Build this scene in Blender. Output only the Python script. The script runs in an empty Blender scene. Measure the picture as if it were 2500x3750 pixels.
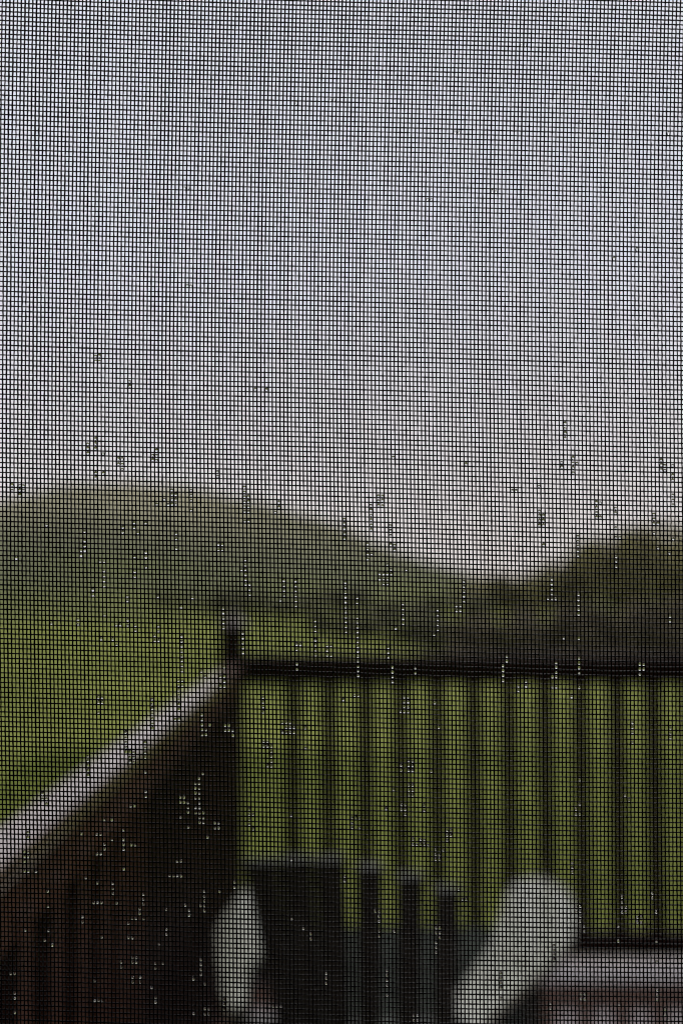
import bpy, bmesh, math, random
import numpy as np
from mathutils import Vector, Matrix

S = bpy.context.scene
C = S.collection
R = math.radians

# ---------------------------------------------------------------- camera
EYE = 1.275                     # above the deck boards
PITCH = R(3.92)
FPX = 3646.0                    # focal length in photo pixels (35 mm on a 24 mm wide frame)
SCREEN = 0.37                   # eye to insect screen
cam_d = bpy.data.cameras.new('camera')
cam = bpy.data.objects.new('camera', cam_d); C.objects.link(cam)
cam.location = (0, 0, EYE); cam.rotation_euler = (math.pi / 2 + PITCH, 0, 0)
cam_d.sensor_fit = 'HORIZONTAL'; cam_d.sensor_width = 24.0; cam_d.lens = 35.0
cam_d.clip_start = 0.02; cam_d.clip_end = 3000
cam_d.dof.use_dof = True; cam_d.dof.focus_distance = SCREEN
cam_d.dof.aperture_fstop = 4.1; cam_d.dof.aperture_blades = 9
S.camera = cam

# ---------------------------------------------------------------- overcast sky and veiled sun
SUN_EL, SUN_AZ = R(62), R(20)
w = bpy.data.worlds.new('World'); S.world = w; w.use_nodes = True
nt = w.node_tree; nt.nodes.clear()
out = nt.nodes.new('ShaderNodeOutputWorld'); bg = nt.nodes.new('ShaderNodeBackground')
sky = nt.nodes.new('ShaderNodeTexSky'); sky.sky_type = 'NISHITA'; sky.sun_disc = False
sky.sun_elevation = SUN_EL; sky.sun_rotation = SUN_AZ; sky.dust_density = 4.0
mix = nt.nodes.new('ShaderNodeMix'); mix.data_type = 'RGBA'
mix.inputs['Factor'].default_value = 0.96           # cloud cover
nt.links.new(sky.outputs['Color'], mix.inputs[6])
# the cloud deck: almost even, a soft large-scale unevenness, a touch warmer low down
tc = nt.nodes.new('ShaderNodeTexCoord')
sep = nt.nodes.new('ShaderNodeSeparateXYZ'); nt.links.new(tc.outputs['Generated'], sep.inputs[0])
ramp = nt.nodes.new('ShaderNodeValToRGB')
ramp.color_ramp.elements[0].position = 0.0; ramp.color_ramp.elements[0].color = (0.75, 0.70, 0.685, 1)
ramp.color_ramp.elements[1].position = 0.30; ramp.color_ramp.elements[1].color = (0.735, 0.73, 0.80, 1)
nt.links.new(sep.outputs['Z'], ramp.inputs[0])
noi = nt.nodes.new('ShaderNodeTexNoise'); noi.inputs['Scale'].default_value = 2.2; noi.inputs['Detail'].default_value = 3
nt.links.new(tc.outputs['Generated'], noi.inputs['Vector'])
mr = nt.nodes.new('ShaderNodeMapRange'); mr.inputs[3].default_value = 9.1; mr.inputs[4].default_value = 10.9
nt.links.new(noi.outputs['Fac'], mr.inputs[0])
vm = nt.nodes.new('ShaderNodeVectorMath'); vm.operation = 'SCALE'
nt.links.new(ramp.outputs['Color'], vm.inputs[0]); nt.links.new(mr.outputs[0], vm.inputs['Scale'])
nt.links.new(vm.outputs[0], mix.inputs[7])
nt.links.new(mix.outputs[2], bg.inputs['Color']); bg.inputs['Strength'].default_value = 0.1
nt.links.new(bg.outputs[0], out.inputs['Surface'])

sun_d = bpy.data.lights.new('sun', 'SUN'); sun_d.energy = 1.3; sun_d.angle = R(25); sun_d.color = (1, 0.965, 0.91)
sun = bpy.data.objects.new('sun', sun_d); C.objects.link(sun)
sdir = Vector((math.sin(SUN_AZ) * math.cos(SUN_EL), math.cos(SUN_AZ) * math.cos(SUN_EL), math.sin(SUN_EL)))
sun.rotation_euler = sdir.to_track_quat('Z', 'Y').to_euler()

vs = S.view_settings
vs.view_transform = 'Standard'; vs.look = 'None'; vs.gamma = 1.0; vs.exposure = 0.0; vs.use_curve_mapping = False
S.cycles.max_bounces = 10; S.cycles.transmission_bounces = 8; S.cycles.caustics_refractive = True
S.cycles.use_denoising = True
S.cycles.filter_width = 1.12

rng = random.Random(7)
nrng = np.random.default_rng(7)

# ---------------------------------------------------------------- helpers
def tag(o, label=None, cat=None, group=None, kind=None):
    if label: o['label'] = label
    if cat: o['category'] = cat
    if group: o['group'] = group
    if kind: o['kind'] = kind
    return o

def empty(name, loc=(0, 0, 0), rz=0.0):
    o = bpy.data.objects.new(name, None); C.objects.link(o)
    o.location = loc; o.rotation_euler = (0, 0, rz); o.empty_display_size = 0.1
    return o

def link(name, me, m, parent=None):
    if m is not None and not me.materials: me.materials.append(m)
    o = bpy.data.objects.new(name, me); C.objects.link(o)
    if parent: o.parent = parent
    return o

def fast_mesh(name, V, F, smooth=False):
    """V (n,3), F (m,4) arrays of quads"""
    V = np.asarray(V, dtype=np.float32); F = np.asarray(F, dtype=np.int32)
    me = bpy.data.meshes.new(name)
    k = F.shape[1]
    me.vertices.add(len(V)); me.vertices.foreach_set('co', V.ravel())
    me.loops.add(F.size); me.loops.foreach_set('vertex_index', F.ravel())
    me.polygons.add(len(F)); me.polygons.foreach_set('loop_start', np.arange(0, F.size, k, dtype=np.int32))
    me.update(calc_edges=True)
    me.polygons.foreach_set('use_smooth', np.full(len(F), smooth, dtype=bool))
    return me

def box_bm(bm, x0, x1, y0, y1, z0, z1, M=None):
    r = bmesh.ops.create_cube(bm, size=1.0)
    bmesh.ops.scale(bm, vec=(x1 - x0, y1 - y0, z1 - z0), verts=r['verts'])
    bmesh.ops.translate(bm, vec=((x0 + x1) / 2, (y0 + y1) / 2, (z0 + z1) / 2), verts=r['verts'])
    if M is not None: bmesh.ops.transform(bm, matrix=M, verts=r['verts'])
    return r['verts']

def finish(bm, name, bevel=0.0, seg=2):
    if bevel > 0:
        bmesh.ops.bevel(bm, geom=list(bm.edges), offset=bevel, segments=seg, affect='EDGES', profile=0.6)
    me = bpy.data.meshes.new(name); bm.to_mesh(me); bm.free()
    return me

def box(name, x0, x1, y0, y1, z0, z1, m, parent=None, bevel=0.0, M=None):
    bm = bmesh.new(); box_bm(bm, x0, x1, y0, y1, z0, z1)
    me = finish(bm, name, bevel)
    if M is not None: me.transform(M)
    return link(name, me, m, parent)

def prism(name, pts, z0, z1, m, parent=None, bevel=0.0, M=None):
    bm = bmesh.new()
    b = [bm.verts.new((x, y, z0)) for x, y in pts]; t = [bm.verts.new((x, y, z1)) for x, y in pts]
    n = len(pts)
    bm.faces.new(b[::-1]); bm.faces.new(t)
    for i in range(n): bm.faces.new((b[i], b[(i + 1) % n], t[(i + 1) % n], t[i]))
    bmesh.ops.recalc_face_normals(bm, faces=bm.faces)
    me = finish(bm, name, bevel)
    if M is not None: me.transform(M)
    return link(name, me, m, parent)

def mat(name, base, rough=0.6, var=0.25, scale=8.0, stretch=(1, 1, 1), coat=0.0, coat_rough=0.08, spec=0.5, bump=0.0, second=None, coat_ior=1.33):
    m = bpy.data.materials.new(name); m.use_nodes = True
    t = m.node_tree; b = t.nodes['Principled BSDF']
    b.inputs['Roughness'].default_value = rough
    b.inputs['Specular IOR Level'].default_value = spec
    if coat:
        b.inputs['Coat Weight'].default_value = coat; b.inputs['Coat Roughness'].default_value = coat_rough
        b.inputs['Coat IOR'].default_value = coat_ior
    tcn = t.nodes.new('ShaderNodeTexCoord'); mp = t.nodes.new('ShaderNodeMapping')
    mp.inputs['Scale'].default_value = stretch
    t.links.new(tcn.outputs['Object'], mp.inputs['Vector'])
    n = t.nodes.new('ShaderNodeTexNoise'); n.inputs['Scale'].default_value = scale; n.inputs['Detail'].default_value = 6
    t.links.new(mp.outputs[0], n.inputs['Vector'])
    r = t.nodes.new('ShaderNodeValToRGB')
    lo = [c * (1 - var) for c in base]; hi = list(second) if second else [min(1, c * (1 + var)) for c in base]
    r.color_ramp.elements[0].position = 0.3; r.color_ramp.elements[0].color = (*lo, 1)
    r.color_ramp.elements[1].position = 0.7; r.color_ramp.elements[1].color = (*hi, 1)
    t.links.new(n.outputs['Fac'], r.inputs[0]); t.links.new(r.outputs[0], b.inputs['Base Color'])
    if bump:
        bp = t.nodes.new('ShaderNodeBump'); bp.inputs['Strength'].default_value = bump; bp.inputs['Distance'].default_value = 0.004
        t.links.new(n.outputs['Fac'], bp.inputs['Height']); t.links.new(bp.outputs[0], b.inputs['Normal'])
    return m

M_thread = mat('thread_black_pvc', (0.0018, 0.0026, 0.0055), rough=0.22, var=0.3, scale=900, spec=0.18)
M_alu = mat('frame_dark_metal', (0.03, 0.03, 0.032), rough=0.4)
M_wood = mat('stained_wood', (0.030, 0.0085, 0.0035), rough=0.6, var=0.45, scale=6, stretch=(3, 3, 14), spec=0.2, bump=0.1)
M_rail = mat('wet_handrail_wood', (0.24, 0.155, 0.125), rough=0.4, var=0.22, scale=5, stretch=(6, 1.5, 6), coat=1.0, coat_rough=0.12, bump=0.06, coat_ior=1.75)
M_wood_lit = mat('lit_stained_wood', (0.085, 0.028, 0.012), rough=0.55, var=0.4, scale=6, stretch=(3, 3, 14), spec=0.3)  # brighter copy of the stain: skylight on the near wood painted in
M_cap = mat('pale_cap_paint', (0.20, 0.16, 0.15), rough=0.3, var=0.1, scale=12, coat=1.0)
M_deck = mat('wet_deck_wood', (0.135, 0.068, 0.045), rough=0.3, var=0.3, scale=5, stretch=(1.2, 14, 6), coat=1.0, coat_rough=0.05, bump=0.03, coat_ior=2.1)
M_chair = mat('sage_paint', (0.41, 0.425, 0.345), rough=0.4, var=0.08, scale=9, coat=1.0, coat_rough=0.15, coat_ior=1.5)
M_chair_shade = mat('shaded_sage_paint', (0.05, 0.062, 0.046), rough=0.5, var=0.2, scale=9, coat=0.4, coat_rough=0.2)  # darker copy of the sage: shade on the back and legs painted in
M_seat = mat('shaded_seat_paint', (0.03, 0.042, 0.032), rough=0.7, var=0.2, scale=9, spec=0.15)  # seat darkened the same way, its shade put into the colour
M_wall = mat('dark_house_siding', (0.05, 0.045, 0.04), rough=0.8)
M_room = mat('room_plaster', (0.10, 0.09, 0.08), rough=0.9)
M_lawn = mat('lawn', (0.19, 0.225, 0.046), rough=0.95, var=0.38, scale=0.3, second=(0.235, 0.262, 0.064), spec=0.05)
M_blade = mat('grass_blade', (0.15, 0.21, 0.035), rough=0.6, var=0.3, scale=3)
M_hill = mat('dry_meadow', (0.255, 0.245, 0.15), rough=0.95, var=0.2, scale=0.05, second=(0.32, 0.305, 0.20), spec=0.1)
def hill_material():
    m = M_hill; t = m.node_tree; b = t.nodes['Principled BSDF']
    src = b.inputs['Base Color'].links[0].from_socket
    tcn = t.nodes.new('ShaderNodeTexCoord'); sp = t.nodes.new('ShaderNodeSeparateXYZ'); t.links.new(tcn.outputs['Object'], sp.inputs[0])
    nn = t.nodes.new('ShaderNodeTexNoise'); nn.inputs['Scale'].default_value = 0.06; t.links.new(tcn.outputs['Object'], nn.inputs['Vector'])
    ma = t.nodes.new('ShaderNodeMath'); ma.operation = 'MULTIPLY_ADD'; ma.inputs[1].default_value = 9.0
    t.links.new(nn.outputs['Fac'], ma.inputs[0]); t.links.new(sp.outputs['Z'], ma.inputs[2])
    mp = t.nodes.new('ShaderNodeMapRange'); mp.inputs[1].default_value = 5.0; mp.inputs[2].default_value = 17.5
    t.links.new(ma.outputs[0], mp.inputs[0])
    mx = t.nodes.new('ShaderNodeMix'); mx.data_type = 'RGBA'
    low = t.nodes.new('ShaderNodeValToRGB')                      # lawn running out into rough dark growth at the foot of the hill
    low.color_ramp.elements[0].position = 0.15; low.color_ramp.elements[0].color = (0.17, 0.19, 0.05, 1)
    low.color_ramp.elements[1].position = 0.38; low.color_ramp.elements[1].color = (0.105, 0.118, 0.058, 1)
    m2 = t.nodes.new('ShaderNodeMapRange'); m2.inputs[1].default_value = 0.0; m2.inputs[2].default_value = 17.5
    t.links.new(ma.outputs[0], m2.inputs[0]); t.links.new(m2.outputs[0], low.inputs[0]); t.links.new(low.outputs[0], mx.inputs[6])
    t.links.new(mp.outputs[0], mx.inputs[0]); t.links.new(src, mx.inputs[7]); t.links.new(mx.outputs[2], b.inputs['Base Color'])
hill_material()
M_leaf = mat('dark_leaf', (0.26, 0.225, 0.15), rough=0.6, var=0.45, scale=1.2)
M_leaf2 = mat('olive_leaf', (0.40, 0.375, 0.20), rough=0.6, var=0.4, scale=1.2)
M_leaf3 = mat('grey_leaf', (0.24, 0.24, 0.145), rough=0.6, var=0.4, scale=1.2)
for _m in (M_leaf, M_leaf2, M_leaf3, M_blade):
    _t = _m.node_tree; _p = _t.nodes['Principled BSDF']; _o = _t.nodes['Material Output']
    _tr = _t.nodes.new('ShaderNodeBsdfTranslucent'); _mx = _t.nodes.new('ShaderNodeMixShader'); _mx.inputs[0].default_value = 0.4
    _t.links.new(_p.inputs['Base Color'].links[0].from_socket, _tr.inputs['Color'])
    _t.links.new(_p.outputs[0], _mx.inputs[1]); _t.links.new(_tr.outputs[0], _mx.inputs[2]); _t.links.new(_mx.outputs[0], _o.inputs['Surface'])
M_bark = mat('bark', (0.10, 0.075, 0.055), rough=0.9, scale=10)
M_water = bpy.data.materials.new('rain_water'); M_water.use_nodes = True
_b = M_water.node_tree.nodes['Principled BSDF']
_b.inputs['Base Color'].default_value = (0.98, 0.99, 0.99, 1); _b.inputs['Roughness'].default_value = 0.0
_b.inputs['IOR'].default_value = 1.333; _b.inputs['Transmission Weight'].default_value = 1.0

# ---------------------------------------------------------------- ground, hill
GZ = -0.6
def ground_mesh():
    n = 120
    t = np.linspace(-1, 1, n)
    gx = np.sign(t) * np.abs(t) ** 2.4 * 900
    gy = np.linspace(0, 1, n) ** 2.4 * 1500 - 6
    X, Y = np.meshgrid(gx, gy)
    Z = np.full_like(X, GZ) + 0.05 * np.sin(X * 0.31 + 1.0) * np.sin(Y * 0.23) * np.clip(Y / 20, 0, 1)
    V = np.stack([X, Y, Z], -1).reshape(-1, 3)
    i = np.arange(n * n).reshape(n, n)
    F = np.stack([i[:-1, :-1], i[:-1, 1:], i[1:, 1:], i[1:, :-1]], -1).reshape(-1, 4)
    return fast_mesh('lawn', V, F, True)
tag(link('lawn', ground_mesh(), M_lawn), kind='structure')

def hill_mesh(xs, zs, y0, yr, y1, seed):
    """ridge profile zs over xs; front foot at y0, ridge at yr, back foot at y1"""
    gx = np.linspace(xs[0], xs[-1], 130); gy = np.linspace(y0 - 15, y1, 110)
    X, Y = np.meshgrid(gx, gy)
    ridge = np.interp(X, xs, zs)
    k = np.ones(9) / 9
    ridge = np.apply_along_axis(lambda a: np.convolve(np.pad(a, 4, 'edge'), k, 'valid'), 1, ridge)
    foot = y0 + 9 * np.sin(X * 0.11 + seed) + 5 * np.sin(X * 0.27)
    up = np.clip((Y - foot) / (yr - foot), 0, 1); dn = np.clip((y1 - Y) / (y1 - yr), 0, 1)
    s = np.minimum(up ** 1.15, dn)
    Z = GZ - 0.4 + (ridge - GZ + 0.4) * s
    Z += s * 0.35 * (np.sin(X * 0.21 + seed) * np.sin(Y * 0.17 + seed * 2) + 0.5 * np.sin(X * 0.53 + Y * 0.31))
    V = np.stack([X, Y, Z], -1).reshape(-1, 3)
    ny, nx = X.shape; i = np.arange(nx * ny).reshape(ny, nx)
    F = np.stack([i[:-1, :-1], i[:-1, 1:], i[1:, 1:], i[1:, :-1]], -1).reshape(-1, 4)
    return fast_mesh('hill', V, F, True)
HD = 170.0
prof = [(-1400, 2080), (-700, 1960), (-250, 1900), (0, 1850), (180, 1785), (330, 1762), (620, 1772), (900, 1825), (1180, 1900), (1350, 1965), (1500, 2050), (1700, 2112), (1900, 2128)]
def skyline(px, py, Y):
    a = PITCH + math.atan((1875 - py) / FPX)
    return ((px - 1250) / FPX * Y, EYE + math.tan(a) * Y)
xz = [skyline(px, py, HD) for px, py in prof]
tag(link('hill', hill_mesh([p[0] for p in xz], [p[1] for p in xz], 40, HD, 330, 1.3), M_hill), kind='structure')

# grass blades near the deck
def blades(n):
    x = nrng.uniform(-3.2, 4.2, n); y = nrng.uniform(3.6, 11, n)
    keep = np.abs(x) < 0.6 + 0.42 * y
    x, y = x[keep], y[keep]; n = len(x)
    h = nrng.uniform(0.03, 0.085, n); a = nrng.uniform(0, 6.28, n); wd = nrng.uniform(0.003, 0.006, n)
    lx, ly = nrng.normal(0, 0.02, (2, n))
    dx, dy = np.cos(a) * wd, np.sin(a) * wd
    z = np.full(n, GZ - 0.03)
    V = np.stack([np.stack([x - dx, y - dy, z], -1), np.stack([x + dx, y + dy, z], -1),
                  np.stack([x + lx, y + ly, z + h + 0.03], -1)], 1).reshape(-1, 3)
    return fast_mesh('grass', V, np.arange(3 * n).reshape(-1, 3))
tag(link('grass', blades(60000), M_blade), 'short wet grass blades growing on the lawn beyond the railing', 'grass', kind='stuff')

# ---------------------------------------------------------------- shrubs and trees beyond the lawn
def leaf_cloud(cx, rx, ry, z0, z1, n, size, seed, lo=0.25):
    g = np.random.default_rng(seed)
    nc = 14
    cl = np.stack([g.uniform(-0.75, 0.75, nc) * rx, g.uniform(-0.75, 0.75, nc) * ry, z0 + (z1 - z0) * g.uniform(lo, 0.82, nc)], -1)
    cr = g.uniform(0.26, 0.46, nc)
    pick = g.integers(0, nc, n)
    d = g.normal(size=(n, 3)); d /= np.linalg.norm(d, axis=1, keepdims=True)
    rad = cr[pick] * g.uniform(0.45, 1.0, n) ** 0.5
    P = cl[pick] + d * rad[:, None] * np.array([rx, ry, (z1 - z0) * 0.55])
    P[:, 2] = np.clip(P[:, 2], z0, None)
    a = g.normal(size=(n, 3)); a /= np.linalg.norm(a, axis=1, keepdims=True)
    b = np.cross(a, d); b /= np.linalg.norm(b, axis=1, keepdims=True) + 1e-6
    s = size * g.uniform(0.6, 1.3, n)[:, None]
    V = np.stack([P - a * s, P - b * s * 0.6, P + a * s, P + b * s * 0.6], 1).reshape(-1, 3)
    return V, np.arange(4 * n).reshape(-1, 4)

def tube_mesh(name, pts, rads, sides=8):
    V, F = [], []
    for k, (p, r) in enumerate(zip(pts, rads)):
        p = Vector(p)
        d = (Vector(pts[min(k + 1, len(pts) - 1)]) - Vector(pts[max(k - 1, 0)])).normalized()
        u = d.cross(Vector((0.3, 1, 0.1))).normalized(); v = d.cross(u)
        for s in range(sides):
            a = 2 * math.pi * s / sides
            V.append(p + u * math.cos(a) * r + v * math.sin(a) * r)
        if k:
            o = (k - 1) * sides
            for s in range(sides):
                F.append((o + s, o + (s + 1) % sides, o + sides + (s + 1) % sides, o + sides + s))
    return V, F

def plant(name, label, cat, group, x, y, rx, ry, h, leaf, n, size, seed, trunk_h, lo=0.25):
    t = empty(name, (x, y, GZ)); tag(t, label, cat, group)
    V, F = leaf_cloud(0, rx, ry, trunk_h * 0.6, h, n, size, seed, lo)
    link('crown', fast_mesh('crown', V, F), leaf, t)
    g = random.Random(seed)
    AV, AF = tube_mesh('t', [(0, 0, -0.15), (0.03 * h, 0, trunk_h), (0.01, 0.02, h * 0.7)], [0.05 * h ** 0.7, 0.038 * h ** 0.7, 0.01])
    for k in range(5):
        a = g.uniform(0, 6.28); z = g.uniform(trunk_h * 0.7, h * 0.5)
        bv, bf = tube_mesh('b', [(0.02 * h, 0, z), (math.cos(a) * rx * 0.4, math.sin(a) * ry * 0.4, z + h * 0.15), (math.cos(a) * rx * 0.7, math.sin(a) * ry * 0.7, z + h * 0.25)], [0.02 * h ** 0.7, 0.013 * h ** 0.7, 0.005], 5)
        o = len(AV); AV += bv; AF += [tuple(i + o for i in f) for f in bf]
    link('trunk', fast_mesh('trunk', AV, AF, True), M_bark, t)
    return t

def px_x(px, Y): return (px - 1250) / FPX * Y
# a low belt of shrubs at the foot of the hill
def ordinal(k):
    return '%d%s' % (k, 'th' if 10 < k % 100 < 14 else {1: 'st', 2: 'nd', 3: 'rd'}.get(k % 10, 'th'))
belt = [(420, 57, 1.0), (640, 53, 1.2), (850, 50, 1.5), (1060, 46, 1.2), (1260, 49, 1.6), (1460, 42, 1.2), (1640, 37, 1.35)]
spots = ['leftmost of the low shrubs at the foot of the dry hill', 'low shrub left of the corner post top, before the dry hill',
         'low shrub just right of the corner post top, before the dry hill', 'dull green shrub between corner post and the middle of the rail',
         'low shrub below the hill slope, middle of the view', 'low shrub below the dip of the skyline, left one',
         'low shrub under the lowest dip of the skyline']
for k, (px, Y, h) in enumerate(belt):
    plant('shrub', spots[k], 'shrub', 'shrubs at the foot of the hill', px_x(px, Y), Y, 1.55, 1.2, h, M_leaf3, 1500, 0.13, 100 + k, 0.3)
trees = [(1790, 41, 1.35, 2.05), (1930, 39, 1.3, 2.55), (2080, 40, 1.4, 3.0), (2230, 38, 1.5, 3.45), (2390, 37, 1.5, 3.85), (2560, 38, 1.7, 4.2), (2760, 39, 1.8, 4.3)]
tl = ['smallest and leftmost of the dark trees rising to the right', 'second smallest dark tree right of the skyline dip', 'third dark tree of the rising row on the right',
      'fourth dark olive tree of the rising row on the right', 'tall dark tree near the right edge above the rail', 'tallest dark tree cut by the right edge of view', 'dark tree just beyond the right edge of the view']
for k, (px, Y, r, h) in enumerate(trees):
    plant('tree', tl[k], 'tree', 'row of trees beyond the right railing', px_x(px, Y), Y, r, r, h, M_leaf2, 3200, 0.14, 200 + k, 0.6)
for k, (px, Y, h) in enumerate([(1180, 34, 0.75), (1330, 32, 0.8), (1480, 29, 0.85), (1620, 27, 0.9), (1750, 25.5, 1.0), (1870, 24, 1.1), (1990, 23.4, 1.25), (2110, 23, 1.35), (2240, 22.6, 1.45), (2370, 22.4, 1.5), (2500, 22.2, 1.55)]):
    plant('shrub', ['first', 'second', 'third', 'fourth', 'fifth', 'sixth', 'seventh', 'eighth', 'ninth', 'tenth', 'last'][k] + ' from left of the low dark shrubs just above the far rail', 'shrub', 'low shrubs just above the far rail', px_x(px, Y), Y, 0.8, 0.7, h, M_leaf if k > 3 else M_leaf3, 1600, 0.10, 300 + k, 0.05, 0.02)

# ---------------------------------------------------------------- the house around the camera
WIN_X, WIN_Z0, WIN_Z1 = 0.46, 0.72, 1.92
wy0, wy1 = 0.32, 0.46
bm = bmesh.new()
box_bm(bm, -7, -WIN_X, wy0, wy1, GZ, 5.6); box_bm(bm, WIN_X, 7, wy0, wy1, GZ, 5.6)  # unseen wall, enlarged tall and wide to block skylight on camera-facing faces
box_bm(bm, -WIN_X, WIN_X, wy0, wy1, GZ, WIN_Z0); box_bm(bm, -WIN_X, WIN_X, wy0, wy1, WIN_Z1, 5.6)
tag(link('house_wall', finish(bm, 'house_wall'), M_wall), kind='structure')
bm = bmesh.new()
box_bm(bm, -2.5, 2.5, -3.6, -3.5, -0.05, 2.5); box_bm(bm, -2.6, -2.5, -3.6, wy0 - 0.003, -0.05, 2.5); box_bm(bm, 2.5, 2.6, -3.6, wy0 - 0.003, -0.05, 2.5)
tag(link('room_wall', finish(bm, 'room_wall'), M_room), kind='structure')
tag(box('room_floor', -2.6, 2.6, -3.6, wy0 - 0.003, -0.16, -0.052, M_room), kind='structure')
tag(box('room_ceiling', -2.6, 2.6, -3.6, wy0 - 0.003, 2.502, 2.6, M_room), kind='structure')
tag(box('roof', -7.4, 7.4, -6.0, 1.05, 5.602, 5.75, M_wall), kind='structure')  # unseen roof with overhang, added to shade surfaces facing the house

# ---------------------------------------------------------------- deck
DX0, DX1, DY0, DY1 = -0.43, 2.75, 0.47, 3.47
deck = empty('deck', (0, 0, 0)); tag(deck, kind='structure')
bm = bmesh.new()
box_bm(bm, DX0 + 0.02, DX1 - 0.02, DY1 - 0.06, DY1 - 0.02, -0.20, -0.031); box_bm(bm, DX0 + 0.02, DX0 + 0.06, DY0, DY1 - 0.062, -0.20, -0.031)
for xx in (0.4, 1.2, 2.0, 2.68): box_bm(bm, xx, xx + 0.045, DY0, DY1 - 0.062, -0.20, -0.031)
for xx in (-0.38, 1.1, 2.6):
    box_bm(bm, xx, xx + 0.1, DY1 - 0.2, DY1 - 0.1, GZ - 0.1, -0.202)
link('joist_frame', finish(bm, 'joist_frame'), M_wood, deck)
nb = 24; bw = (DY1 - DY0) / nb
bm = bmesh.new(); box_bm(bm, DX0, DX1, 0.0025, bw - 0.0025, -0.028, 0.0); plank_me = finish(bm, 'plank', 0.003, 1)
for k in range(nb):
    o = link('plank', plank_me, M_deck, deck); o.location = (rng.uniform(-0.003, 0.003), DY0 + k * bw, rng.uniform(-0.0012, 0.0012))

# ---------------------------------------------------------------- railings
RY = 3.36; LX = -0.352
TOP = 1.003
BAL = 0.044; PITCHB = 0.1198
bal_me = None
def baluster(parent, x, y, m, rz=0.0):
    global bal_me
    if bal_me is None:
        bm = bmesh.new(); box_bm(bm, -BAL / 2, BAL / 2, -BAL / 2, BAL / 2, 0.106, 0.930); bal_me = finish(bm, 'baluster', 0.003, 1)
    o = link('baluster', bal_me, None, parent)
    if not bal_me.materials: bal_me.materials.append(M_wood)
    o.material_slots[0].link = 'OBJECT'; o.material_slots[0].material = m
    o.location = (x, y, 0); o.rotation_euler = (0, 0, rz)
rr = empty('deck_railing', (0, RY, 0)); tag(rr, 'red-brown stained wooden railing running straight across the far edge of the deck', 'railing', 'deck railings')
px0 = -0.3265
box('handrail', px0, DX1 - 0.1, -0.045, 0.045, 0.984, 1.026, M_wood, rr, 0.006)
box('sub_rail', px0, DX1 - 0.1, -0.0185, 0.0185, 0.929, 0.9835, M_wood, rr, 0.003)
box('bottom_rail', px0, DX1 - 0.1, -0.02, 0.02, 0.048, 0.122, M_wood, rr, 0.004)
k = -4
while 0.319 + PITCHB * k < DX1 - 0.15:
    baluster(rr, 0.319 + PITCHB * k + rng.uniform(-0.002, 0.002), 0, M_wood); k += 1
lr = empty('deck_railing', (LX, 0, 0)); tag(lr, 'red-brown wooden railing with pale wet handrail running toward the viewer on the left', 'railing', 'deck railings')
LY0, LY1 = 0.50, RY - 0.04
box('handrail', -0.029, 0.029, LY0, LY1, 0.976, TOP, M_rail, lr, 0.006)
box('sub_rail', -0.0185, 0.0185, LY0, LY1, 0.905, 0.9755, M_wood_lit, lr, 0.003)
box('bottom_rail', -0.02, 0.02, LY0, LY1, 0.055, 0.11, M_wood, lr, 0.004)
y = RY - 0.13
while y > LY0 + 0.06:
    baluster(lr, 0, y, M_wood_lit if y < 1.75 else M_wood); y -= PITCHB  # nearer balusters coloured as if lit
cp = empty('railing_post', (LX - 0.014, RY, 0)); tag(cp, 'dark corner post with a pale cap where the two railings meet', 'post')
box('post', -0.039, 0.039, -0.039, 0.039, 0.001, 1.115, M_wood, cp, 0.004)
# a low pyramid cap
bm = bmesh.new()
vs_ = [bm.verts.new((sx * a, sy * a, z)) for z, a in ((1.1155, 0.048), (1.122, 0.048), (1.170, 0.006)) for sx, sy in ((-1, -1), (1, -1), (1, 1), (-1, 1))]
bm.faces.new(vs_[3::-1]); bm.faces.new(vs_[8:12])
for L in (0, 4):
    for i in range(4): bm.faces.new((vs_[L + i], vs_[L + (i + 1) % 4], vs_[L + 4 + (i + 1) % 4], vs_[L + 4 + i]))
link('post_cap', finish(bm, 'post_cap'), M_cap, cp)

# ---------------------------------------------------------------- garden chair, facing the view, seen from behind
ch = empty('garden_chair', (0.10, 2.05, 0))
tag(ch, 'sage slatted garden armchair, broad pale arms, back and seat shade-darkened, turned toward the far railing', 'chair')
def loc(p): return (p[0] - 0.10, p[1] - 2.05)
armR = [(0.405, 2.53), (0.455, 2.64), (0.50, 2.665), (0.54, 2.655), (0.567, 2.56), (0.548, 2.38), (0.505, 2.23), (0.44, 2.10), (0.36, 1.985), (0.295, 1.885), (0.245, 1.79), (0.205, 1.74), (0.17, 1.80), (0.215, 1.93), (0.262, 2.05), (0.305, 2.15), (0.345, 2.29), (0.38, 2.42)]
armL = [(-0.262, 2.45), (-0.245, 2.565), (-0.215, 2.60), (-0.185, 2.57), (-0.165, 2.46), (-0.155, 2.36), (-0.158, 2.25), (-0.168, 2.14), (-0.183, 2.06), (-0.178, 1.96), (-0.172, 1.88), (-0.20, 1.86), (-0.222, 1.92), (-0.240, 2.02), (-0.260, 2.14), (-0.278, 2.27), (-0.275, 2.36)]
prism('armrest', [loc(p) for p in armR], 0.477, 0.5, M_chair, ch, 0.004)
prism('armrest', [loc(p) for p in armL], 0.477, 0.5, M_chair, ch, 0.004)
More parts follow.
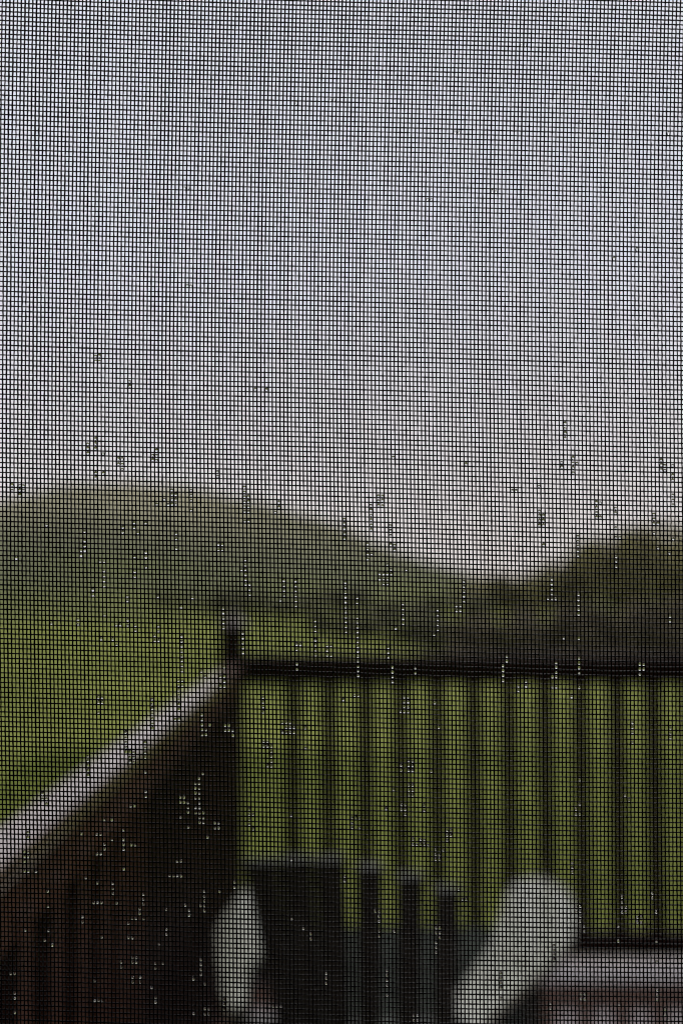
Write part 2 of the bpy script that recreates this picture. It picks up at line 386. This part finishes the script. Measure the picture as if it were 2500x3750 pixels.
# back slats: leaning toward the house
tops = [(-0.128, 0.052, 0.835, -0.059, 0.034), (-0.074, 0.052, 0.838, -0.023, 0.034), (-0.0205, 0.051, 0.838, 0.013, 0.034),
        (0.044, 0.044, 0.826, 0.054, 0.040), (0.108, 0.044, 0.812, 0.123, 0.042), (0.166, 0.042, 0.792, 0.190, 0.042)]
AX = 0.16
for x, wd, z, bx, wb in tops:
    top = Vector((x, 1.60, z)); bot = Vector((bx, 1.97, 0.20))
    u = (top - bot); Lg = u.length; u.normalize()
    sx = Vector((1, 0, 0)); nrm = u.cross(sx).normalized(); sx = nrm.cross(u) * -1
    bm = bmesh.new(); vv = box_bm(bm, -wb / 2, wb / 2, -0.009, 0.009, 0, Lg)
    for v in vv:
        if v.co.z > Lg / 2: v.co.x *= wd / wb
    me = finish(bm, 'back_slat', 0.003)
    me.transform(Matrix(((sx.x, nrm.x, u.x, bot.x - 0.10), (sx.y, nrm.y, u.y, bot.y - 2.05), (sx.z, nrm.z, u.z, bot.z), (0, 0, 0, 1))))
    link('back_slat', me, M_chair_shade, ch)
def rail_strip(name, pts, dy, th, m, parent):
    V, F = [], []
    for (x, yy, z) in pts:
        for oy, oz in ((-dy, 0), (dy, 0), (dy, th), (-dy, th)): V.append((x - 0.10, yy + oy - 2.05, z + oz))
    for k in range(len(pts) - 1):
        for s in range(4): F.append((k * 4 + s, k * 4 + 4 + s, k * 4 + 4 + (s + 1) % 4, k * 4 + (s + 1) % 4))
    n = len(V); F += [(0, 1, 2, 3), (n - 1, n - 2, n - 3, n - 4)]
    return link(name, fast_mesh(name, V, F), m, parent)
# lower back batten, seat slats, legs
rail_strip('back_batten', [(-0.16, 1.795, 0.455), (0.02, 1.79, 0.455), (0.22, 1.795, 0.455)], 0.016, 0.05, M_chair_shade, ch)
for k in range(7):
    yy = 2.00 + k * 0.095; zz = 0.268 + k * 0.0175
    Mx = Matrix.Translation((0.105 + AX * (yy - 2.05) * 0.9 - 0.10, yy - 2.05, zz)) @ Matrix.Rotation(0.18, 4, 'X')
    wd = 0.235 + 0.012 * k
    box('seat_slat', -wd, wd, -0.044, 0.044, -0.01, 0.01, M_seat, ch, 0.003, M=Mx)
box('apron', -0.22 - 0.10, 0.444 - 0.10, 2.515 - 2.05, 2.533 - 2.05, 0.30, 0.372, M_chair_shade, ch, 0.003)
for s, (fx, fy), (rx_, ry_) in ((1, (0.46, 2.47), (0.30, 1.72)), (-1, (-0.236, 2.45), (-0.115, 1.72))):
    box('front_leg', fx - 0.015 - 0.10, fx + 0.015 - 0.10, fy - 0.055 - 2.05, fy + 0.055 - 2.05, 0.002, 0.4765, M_chair_shade, ch, 0.003)
    # sloped side rail that is also the rear leg
    d = Vector((fx - rx_ - 0.05 * s, fy + 0.03 - ry_, 0.33)) if s > 0 else Vector((-0.005, fy + 0.03 - ry_, 0.33)); Lg = d.length
    a = Vector((rx_ + 0.01 * s, ry_, 0.055)); u = d.normalized(); sx = u.cross(Vector((0, 0, 1))).normalized(); n_ = sx.cross(u)
    Mx = Matrix(((sx.x, u.x, n_.x, a.x - 0.10), (sx.y, u.y, n_.y, a.y - 2.05), (sx.z, u.z, n_.z, a.z), (0, 0, 0, 1)))
    box('side_rail', -0.012, 0.012, 0, Lg, -0.05, 0.045, M_chair_shade, ch, 0.003, M=Mx)
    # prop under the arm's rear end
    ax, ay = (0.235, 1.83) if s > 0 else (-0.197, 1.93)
    box('arm_prop', ax - 0.015 - 0.10, ax + 0.015 - 0.10, ay - 0.02 - 2.05, ay + 0.02 - 2.05, 0.10, 0.4765, M_chair_shade, ch, 0.002)

# ---------------------------------------------------------------- round pale object added for an unidentified pinkish spot on the boards
bm = bmesh.new(); bmesh.ops.create_uvsphere(bm, u_segments=24, v_segments=14, radius=0.036)
for v in bm.verts: v.co += v.co.normalized() * 0.0012 * math.sin(v.co.x * 150) * math.sin(v.co.z * 130 + 1)
for fc in bm.faces: fc.smooth = True
pink_stand_in = link('pink_stand_in', finish(bm, 'pink_stand_in'), mat('pale_pink_tone', (0.50, 0.37, 0.34), rough=0.5, var=0.12, scale=30, coat=0.6))
pink_stand_in.location = (-0.258, 3.25, 0.0375); tag(pink_stand_in, 'small round pale pink stand-in added at an unidentified spot beside the left chair arm', 'pink_stand_in')

# ---------------------------------------------------------------- the insect screen
PXM = SCREEN / FPX                                   # metres on the screen per photo pixel
fwd = np.array([0, math.cos(PITCH), math.sin(PITCH)]); upv = np.array([0, -math.sin(PITCH), math.cos(PITCH)]); rgt = np.array([1.0, 0, 0])
eye = np.array([0, 0, EYE])
PC, PR = 13.95, 17.9
def Fx(y):     # lean of the vertical threads: integral of a slope that changes down the sheet
    n = np.clip(y, -900, 4600) / 1875.0
    return 1875 * np.where(n < 1, -0.021 * n + 0.0155 * n * n, -0.0055 + 0.010 * (n - 1))
def Gy(x, y):  # sag of the horizontal threads
    xc = np.clip(x - 1250, -2600, 2600)
    return 0.029 * xc - 3.0e-6 * xc * xc + 2.6e-6 * xc * (1875 - np.clip(y, -600, 4400)) 
def top_squeeze(y):
    return np.where(y < 500, 0.0001 * (500 - np.clip(y, -400, 500)) ** 2, 0)
colj = nrng.normal(0, 0.35, 2000); rowj = nrng.normal(0, 0.35, 2000)
def grid(i, j):
    i = np.asarray(i, float); j = np.asarray(j, float)
    y0 = 1875 + PR * j; x0 = 1250 + PC * i
    ii = np.clip(np.round(i).astype(int) + 1000, 0, 1999); jj = np.clip(np.round(j).astype(int) + 1000, 0, 1999)
    x = x0 + Fx(y0) + colj[ii] * np.sin(y0 * 0.004 + ii) * 0.7 + 3.0 * np.sin(y0 * 0.0021 + x0 * 0.0016)
    y = y0 + Gy(x0, y0) + top_squeeze(y0) + rowj[jj] * np.sin(x0 * 0.005 + jj * 1.7) * 0.7 + 3.0 * np.sin(x0 * 0.0023 + y0 * 0.0011)
    return x, y
def to_world(x, y, depth):
    u = (x - 1250) * PXM; v = (1875 - y) * PXM
    return eye + np.multiply.outer(SCREEN + depth, fwd) + np.multiply.outer(u, rgt) + np.multiply.outer(v, upv)

def threads(vertical, n_all, n_dense, m_all, m_dense, rad, amp):
    """tubes along one direction; a ring at each crossing within the dense part, coarse beyond"""
    Vs, Fs = [], []; base = 0; sides = 6
    ang = np.arange(sides) * 2 * math.pi / sides + 0.2
    dense_m = np.arange(-m_dense, m_dense + 1)
    lo = np.arange(-m_all, -m_dense, 15); hi = np.arange(m_all, m_dense, -15)[::-1]
    full = np.concatenate([lo, dense_m, hi]); coarse = np.arange(-m_all, m_all + 1, 15)
    for a in range(-n_all, n_all + 1):
        b = full if abs(a) <= n_dense else coarse
        aa = np.full(len(b), a)
        x, y = grid(aa, b) if vertical else grid(b, aa)
        par = np.where((a + b) % 2 == 0, 1.0, -1.0) * (1 if vertical else -1)
        wv = amp * par * ((np.abs(b) <= m_dense) & (abs(a) <= n_dense))
        P = to_world(x, y, wv)
        side = rgt if vertical else upv
        r = rad * (1 + nrng.normal(0, 0.07, len(b)) + nrng.normal(0, 0.05))
        ring = P[:, None, :] + r[:, None, None] * (np.cos(ang)[None, :, None] * side + np.sin(ang)[None, :, None] * fwd)
        Vs.append(ring.reshape(-1, 3))
        n = len(b); idx = base + np.arange(n * sides).reshape(n, sides)
        nx = np.roll(idx, -1, axis=1)
        Fs.append(np.stack([idx[:-1], nx[:-1], nx[1:], idx[1:]], -1).reshape(-1, 4))
        base += n * sides
    return fast_mesh('thread', np.concatenate(Vs), np.concatenate(Fs), True)

scr = empty('insect_screen', (0, 0.37, EYE))
tag(scr, 'fine black woven insect screen covering the whole window opening, wet with rain', 'screen')
inv = scr.matrix_world.inverted() if False else Matrix.Translation(-Vector(scr.location))
NC, NR, DC, DR = 285, 285, 104, 122
me = threads(True, NC, DC, NR, DR, 0.000282, 0.00020); me.transform(inv)
tag(link('vertical_threads', me, M_thread, scr), kind='stuff')
me = threads(False, NR, DR, NC, DC, 0.000258, 0.00012); me.transform(inv)
tag(link('horizontal_threads', me, M_thread, scr), kind='stuff')
# its metal frame, outside the view
RotP = Matrix.Rotation(PITCH, 4, 'X')
FM = Matrix.Translation(Vector(eye + SCREEN * fwd) - Vector(scr.location)) @ RotP
hx, hz = NC * PC * PXM - 0.004, NR * PR * PXM - 0.004
box('frame_bar', -hx - 0.02, -hx, -0.006, 0.006, -hz, hz, M_alu, scr, 0.001, M=FM)
box('frame_bar', hx, hx + 0.02, -0.006, 0.006, -hz, hz, M_alu, scr, 0.001, M=FM)
box('frame_bar', -hx - 0.02, hx + 0.02, -0.006, 0.006, hz, hz + 0.02, M_alu, scr, 0.001, M=FM)
box('frame_bar', -hx - 0.02, hx + 0.02, -0.006, 0.006, -hz - 0.02, -hz, M_alu, scr, 0.001, M=FM)

# ---------------------------------------------------------------- rain caught in the mesh
def bead_mesh(seed, fat=False):
    g = random.Random(seed)
    a, b = 0.00047, 0.00070
    hf, hb = g.uniform(0.00010, 0.00030), g.uniform(0.00005, 0.00022)
    if fat: hf, hb = g.uniform(0.00028, 0.0005), g.uniform(0.00022, 0.00042)
    sag = g.uniform(-0.25, 0.5); tw = g.uniform(-0.3, 0.3)
    fill = g.choice([1.0, 1.0, 1.0, 0.8, 0.65])           # some beads only fill the lower part of the cell
    V, F = [], []; nr, ns = 5, 16
    def ring(t, h):
        out_ = []
        for s in range(ns):
            an = 2 * math.pi * s / ns
            c, d = math.cos(an), math.sin(an); e = 0.62
            x = a * t * math.copysign(abs(c) ** e, c); z = b * t * math.copysign(abs(d) ** e, d)
            y = h * (1 - t ** 2.2) * (1 - sag * z / b) * (1 + tw * x / a)
            out_.append((x, y, z * fill - b * (1 - fill)))
        return out_
    for sgn, h in ((-1, hf), (1, hb)):                      # -y faces the viewer
        for k in range(nr):
            if sgn > 0 and k == 0: continue
            t = 1.0 - k / nr
            V += ring(t, sgn * h)
        V.append((0, sgn * h, -b * (1 - fill)))
    def strip(A, B, flip):
        for s in range(ns):
            f = (A[s], A[(s + 1) % ns], B[(s + 1) % ns], B[s]); F.append(f[::-1] if flip else f)
    rows = [list(range(k * ns, (k + 1) * ns)) for k in range(nr)]; tip = nr * ns
    for k in range(nr - 1): strip(rows[k], rows[k + 1], False)
    for s in range(ns): F.append((rows[-1][s], rows[-1][(s + 1) % ns], tip))
    o = tip + 1
    rows2 = [rows[0]] + [list(range(o + k * ns, o + (k + 1) * ns)) for k in range(nr - 1)]; tip2 = o + (nr - 1) * ns
    for k in range(nr - 1): strip(rows2[k], rows2[k + 1], True)
    for s in range(ns): F.append((rows2[-1][(s + 1) % ns], rows2[-1][s], tip2))
    me = bpy.data.meshes.new('bead'); me.from_pydata(V, [], F); me.update()
    bm = bmesh.new(); bm.from_mesh(me); bmesh.ops.recalc_face_normals(bm, faces=bm.faces); bm.to_mesh(me); bm.free()
    me.polygons.foreach_set('use_smooth', [True] * len(me.polygons)); me.materials.append(M_water)
    return me
BEADS = [bead_mesh(s) for s in range(14)]
FAT = [bead_mesh(50 + s, True) for s in range(8)]

SC = 1250 / 1568.0
# (u, v, columns, rows) read off six crops of the photograph
A2 = [(405,20,1,1),(435,20,1,2),(400,55,1,2),(437,45,1,2),(470,65,1,1),(475,85,1,1),(545,120,2,2),(560,145,1,1),(715,60,1,1),(712,95,2,2),(473,155,1,1),(440,185,1,2),(90,215,1,1),(60,232,1,2),(95,235,2,2),(92,265,1,1),(757,282,1,1),(790,245,1,1),(793,270,2,2),(775,302,1,1),(800,302,2,1),(877,265,1,3),(880,325,1,1),(725,298,1,1),(997,180,1,2),(1122,235,1,2),(1135,265,2,1),(1132,320,2,3),(1140,375,2,1),(1280,300,1,2),(1262,338,1,1),(218,410,1,1),(393,440,1,1),(395,490,1,3),(365,518,1,1),(390,518,1,1),(370,537,1,1),(618,403,1,2),(568,440,1,1),(638,445,1,1),(567,418,1,1),(622,548,1,1),(672,403,1,1),(673,533,1,2),(672,590,1,1),(465,563,1,1),(480,567,1,1),(470,650,1,3),(482,650,1,4),(622,632,1,2),(811,453,1,2),(812,510,1,1),(1015,515,2,2),(1005,490,1,1),(80,568,1,1),(1112,608,1,1),(1128,605,1,4),(1145,690,1,3),(1127,670,1,2),(430,725,1,2),(587,735,1,1),(586,760,1,1),(728,740,1,1),(885,745,1,1),(832,787,1,1),(1302,690,1,4),(1355,700,1,5),(1355,765,1,1),(1285,757,1,1),(482,810,1,1),(238,865,1,1),(362,840,1,2),(588,845,1,2),(622,890,1,1),(622,860,1,1),(540,855,2,1),(530,920,2,3),(470,930,1,1),(712,920,2,3),(725,870,1,1),(833,980,1,7),(833,1075,1,1),(1112,940,1,5),(1025,820,1,5),(1355,1000,1,6),(1365,950,2,1),(1443,920,1,8),(1520,985,2,3),(825,1130,2,3),(930,1110,2,4),(1015,1110,2,5)]
A3 = [(175,270,2,1),(175,305,2,2),(130,350,1,4),(133,405,1,2),(10,375,1,1),(10,450,1,7),(218,405,1,2),(222,440,1,1),(235,490,2,1),(238,520,1,1),(125,520,2,3),(115,548,1,1),(225,600,2,3),(200,650,3,2),(195,672,2,1),(305,600,1,1),(12,790,1,11),(67,850,1,12),(275,800,1,4),(275,855,1,2),(242,875,1,1),(432,840,1,5),(432,905,1,1),(553,705,1,5),(543,795,2,2),(223,1005,1,2),(223,965,1,1),(225,1085,1,4),(67,1050,1,5),(347,1070,1,2),(920,370,2,2),(915,345,1,1),(925,395,2,1),(930,505,1,1),(1090,455,1,1),(1090,500,1,4),(1060,90,1,1),(1075,112,2,1),(1067,155,1,2),(1012,120,1,2),(1035,15,1,1),(910,225,1,1),(800,240,2,1),(580,118,1,1),(230,88,1,1),(1185,300,2,1),(1183,340,2,3),(1262,345,1,2),(1262,405,1,1),(1263,450,1,1),(1268,468,2,1),(1262,575,1,3),(1435,365,1,2),(1440,390,2,1),(1435,440,1,1),(1453,515,1,1),(1505,538,1,1),(1522,475,1,1),(1475,135,2,2),(1467,105,1,1),(1517,140,1,1),(1518,180,1,2),(1520,290,1,3),(970,670,1,2),(970,720,1,2),(953,738,1,1),(980,738,2,1),(1090,735,1,2),(1090,770,1,2),(1093,820,1,1),(1092,918,1,1),(1507,825,1,2),(1022,920,1,1),(763,1020,1,2),(745,1065,1,3),(748,1120,1,1),(988,1050,1,3),(985,1095,2,1),(985,1150,2,1),(1092,1060,1,4),(1093,1150,1,1),(1375,1035,2,1),(1370,1055,2,2),(1368,1080,1,1),(850,1135,1,2),(815,1150,1,2)]
A4 = [(458,40,2,2),(458,80,1,1),(815,30,1,5),(820,110,2,1),(695,50,1,3),(695,130,1,6),(570,240,1,6),(600,300,2,3),(670,270,1,4),(397,320,1,5),(210,500,2,4),(125,645,1,2),(120,750,2,3),(160,810,1,1),(120,825,2,1),(935,110,1,3),(930,180,2,2),(955,150,1,1),(1045,155,2,2),(1060,185,1,2),(900,410,2,3),(905,510,2,5),(925,580,2,3),(935,360,1,1),(605,512,2,1),(610,685,2,1),(675,470,1,2),(672,350,1,1),(480,570,1,1),(518,570,1,1),(567,690,1,3),(567,620,1,1),(375,650,1,1),(448,655,2,1),(480,690,1,1),(513,680,1,1),(475,715,1,1),(460,740,1,1),(445,740,1,1),(835,495,2,2),(868,515,1,3),(830,570,1,1),(867,610,1,1),(990,615,2,2),(955,670,1,1),(1070,870,1,2),(780,838,2,1),(820,838,2,1),(820,770,2,1),(565,805,1,1),(390,840,1,1),(440,880,1,1),(510,885,1,3),(425,965,1,1),(448,967,3,1),(528,968,1,1),(213,920,1,1),(212,975,1,1),(370,1030,1,2),(125,1080,1,1),(197,1128,1,1),(230,1085,1,1),(233,1160,1,1),(655,955,1,3),(648,1010,1,2),(585,1055,1,1),(612,1035,2,1),(665,1040,1,1),(770,998,1,1),(772,1085,1,2),(860,1000,1,2),(843,980,1,1),(930,950,1,4),(930,1005,1,1),(912,965,1,1),(1003,910,1,1),(475,1115,1,1),(600,1120,2,1),(738,1145,1,1),(625,1215,2,2),(615,1310,1,2),(640,1310,1,2),(688,1348,1,1),(930,1250,1,4),(932,1335,1,1),(720,1240,1,2),(705,1255,1,1),(742,1240,1,1),(65,1380,1,2),(68,1465,1,1),(62,1280,2,1),(460,1410,3,1),(710,1400,1,2),(882,1470,1,1),(430,1320,1,1),(885,1320,1,1),(565,1255,1,2),(1235,322,2,1),(1240,270,1,4),(1220,235,2,2),(1155,560,2,4),(1165,625,1,1),(1320,150,4,3),(1410,160,1,1),(1410,255,1,1),(1200,40,1,4),(1335,550,1,1),(1335,765,1,1),(1335,1035,1,1),(1435,1120,1,2),(1400,1080,1,1),(1490,1310,1,3),(1280,1440,3,1),(950,1450,2,2),(1020,1440,1,3)]
A5 = [(15,30,1,1),(75,12,2,1),(295,40,2,3),(295,90,3,1),(310,330,2,3),(275,330,1,2),(318,445,2,3),(415,365,1,1),(450,155,1,1),(205,520,1,1),(378,530,1,2),(65,600,3,3),(500,640,2,4),(360,690,5,2),(450,730,3,2),(435,768,2,1),(290,540,2,3),(430,40,1,1),(1090,405,1,1),(1080,535,2,3),(1335,150,1,3),(1340,215,1,1),(1508,180,1,3),(1315,490,1,1),(1310,465,1,1),(1055,5,1,1),(1065,800,1,3),(1095,990,2,2),(1100,1030,1,2),(1115,1080,1,2),(1290,960,1,4),(1305,985,1,2),(1365,1025,2,3),(1445,1010,1,1),(1430,935,1,2),(1270,1070,1,1),(1270,1130,1,1),(1440,1140,1,1),(975,1170,1,2),(980,1215,1,2),(1440,1240,1,1),(445,1105,2,3),(437,1170,1,3),(180,1020,1,3),(178,1100,1,2),(158,1000,1,1),(250,1090,1,1),(570,935,2,1),(545,905,1,1),(210,1310,1,4),(212,1380,1,1),(345,1480,2,2),(735,1330,1,4),(735,1390,1,1),(1105,1385,2,2),(1443,1385,1,3),(1270,1430,1,1),(960,1445,1,2),(1480,1470,1,2),(1500,1490,1,1),(8,840,1,2),(240,430,1,1)]
A1 = [(1355,465,1,1),(1525,447,2,1),(850,865,2,1)]
AF = [(1200,103,2,1),(1130,443,2,1),(1330,275,1,1),(1535,300,1,1),(985,462,2,1),(1410,595,1,1),(228,828,2,2),(302,880,1,2),(430,650,2,1),(1050,300,2,1),(1458,572,1,1),(1300,985,1,3),(585,893,1,1),(612,897,1,1)]
def cell_at(px, py):
    i, j = (px - 1250) / PC - 0.5, (py - 1875) / PR - 0.5
    for _ in range(6):
        x, y = grid(np.array([i + 0.5]), np.array([j + 0.5])); i += (px - x[0]) / PC; j += (py - y[0]) / PR
    return round(i), round(j)
drops = []; taken = set()
for lst, ox, oy, sc in ((A2, 0, 1600, SC), (A3, 1250, 1600, SC), (A4, 0, 2540, SC), (A5, 1250, 2540, SC), (A1, 0, 0, SC), (AF, 0, 0, 2500 / 1568.0)):
    for u, v, nc, nr in lst:
        px, py = ox + u * sc, oy + v * sc
        ci, cj = cell_at(px - (nc - 1) * PC / 2, py - (nr - 1) * PR / 2)
        cells = []
        for a in range(nc):
            for b in range(nr):
                if nc * nr >= 6 and rng.random() < 0.22: continue
                c = (ci + a, cj + b)
                if c in taken: continue
                taken.add(c); cells.append(c)
        if cells: drops.append((px, py, nc, nr, cells))

RotX = Matrix.Rotation(PITCH, 3, 'X')
def bead_at(c, name, parent=None, origin=None):
    gx, gy = grid(np.array([c[0] + 0.5, c[0] - 0.0, c[0] + 1.0]), np.array([c[1] + 0.5] * 3))
    P = to_world(gx[:1], gy[:1], np.array([0.0]))[0]
    o = bpy.data.objects.new(name, rng.choice(FAT if (gy[0] < np.interp(gx[0], SKY_X, SKY_Y) + 200 or rng.random() < 0.2) else BEADS)); C.objects.link(o)
    if parent: o.parent = parent; o.location = Vector(P) - origin
    else: o.location = Vector(P)
    o.rotation_euler = (PITCH, rng.uniform(-0.04, 0.04), 0)
    s = rng.uniform(0.92, 1.04); o.scale = (s * rng.choice((-1, 1)), s * rng.uniform(0.8, 1.3), s)
    return o

SKY_X = [-100, 0, 330, 620, 900, 1290, 1390, 1510, 1700, 1980, 2070, 2230, 2500, 2700]
SKY_Y = [1880, 1857, 1766, 1770, 1833, 1929, 1993, 2088, 2136, 2056, 2024, 1953, 1921, 1910]
def zone(px, py):
    if py < np.interp(px, SKY_X, SKY_Y): return 'the white sky'
    hr = 3140 - 0.84 * px if px < 830 else 2440
    if px < 830 and py < hr - 70: return 'the green lawn at left' if py > 2300 else 'the dry hill'
    if px < 830 and py < hr + 70: return 'the pale left handrail'
    if px < 890 and py > 2250: return 'the dark left railing'
    if py < 2300: return 'the dry hill' if px < 1650 else 'the right trees'
    if py < 2420: return 'the lawn above the far rail'
    if py < 2500: return 'the dark far handrail'
    if px < 1700 and py > 3130: return 'the dark chair back'
    if px < 2120 and py > 3210: return 'the pale chair arm'
    if py > 3420: return 'the wet deck'
    return 'the far balusters'
drops.sort(key=lambda d: -len(d[4]))
NMAX = 300
main, rest = drops[:NMAX], drops[NMAX:]
groups = {}
def word(n): return ['', 'single', 'two', 'three', 'four', 'five', 'six', 'seven', 'eight', 'nine', 'ten', 'eleven', 'twelve'][n] if n < 13 else 'many'
for d in main:
    px, py, nc, nr, cells = d
    n = len(cells); z = zone(px, py)
    if n == 1: base = 'single rain bead over ' + z
    elif nc == 1: base = 'vertical run of %s rain beads over %s' % (word(n), z)
    elif nr == 1: base = 'row of %s rain beads over %s' % (word(n), z)
    else: base = 'clump of %s rain beads over %s' % (word(n), z)
    groups.setdefault(base, []).append(d)
def ordinal(k):
    return '%d%s' % (k, 'th' if 10 < k % 100 < 14 else {1: 'st', 2: 'nd', 3: 'rd'}.get(k % 10, 'th'))
for base, ds in groups.items():
    ds.sort(key=lambda d: d[0])
    for k, (px, py, nc, nr, cells) in enumerate(ds):
        label = base if len(ds) == 1 else '%s, %s from left' % (base, ordinal(k + 1))
        if len(cells) == 1:
            o = bead_at(cells[0], 'raindrop')
        else:
            gx, gy = grid(np.array([np.mean([c[0] for c in cells]) + 0.5]), np.array([max(c[1] for c in cells) + 1.0]))
            P = Vector(to_world(gx, gy, np.array([0.0]))[0])
            o = empty('raindrop', P); o.empty_display_size = 0.002
            for c in cells: bead_at(c, 'bead', o, P)
        tag(o, label, 'raindrop', 'raindrops caught in the insect screen')
if rest:
    bm = bmesh.new()
    for d in rest:
        for c in d[4]:
            o = bead_at(c, 'tmp'); o.rotation_euler.y = 0
            me = o.data.copy(); me.transform(Matrix.LocRotScale(o.location, o.rotation_euler, (abs(o.scale.x), o.scale.y, o.scale.z))); bm.from_mesh(me)
            bpy.data.meshes.remove(me); bpy.data.objects.remove(o)
    for f in bm.faces: f.smooth = True
    tag(link('raindrop_scatter', finish(bm, 'raindrop_scatter'), M_water), 'scattered tiny single rain beads all over the insect screen', 'raindrops', kind='stuff')
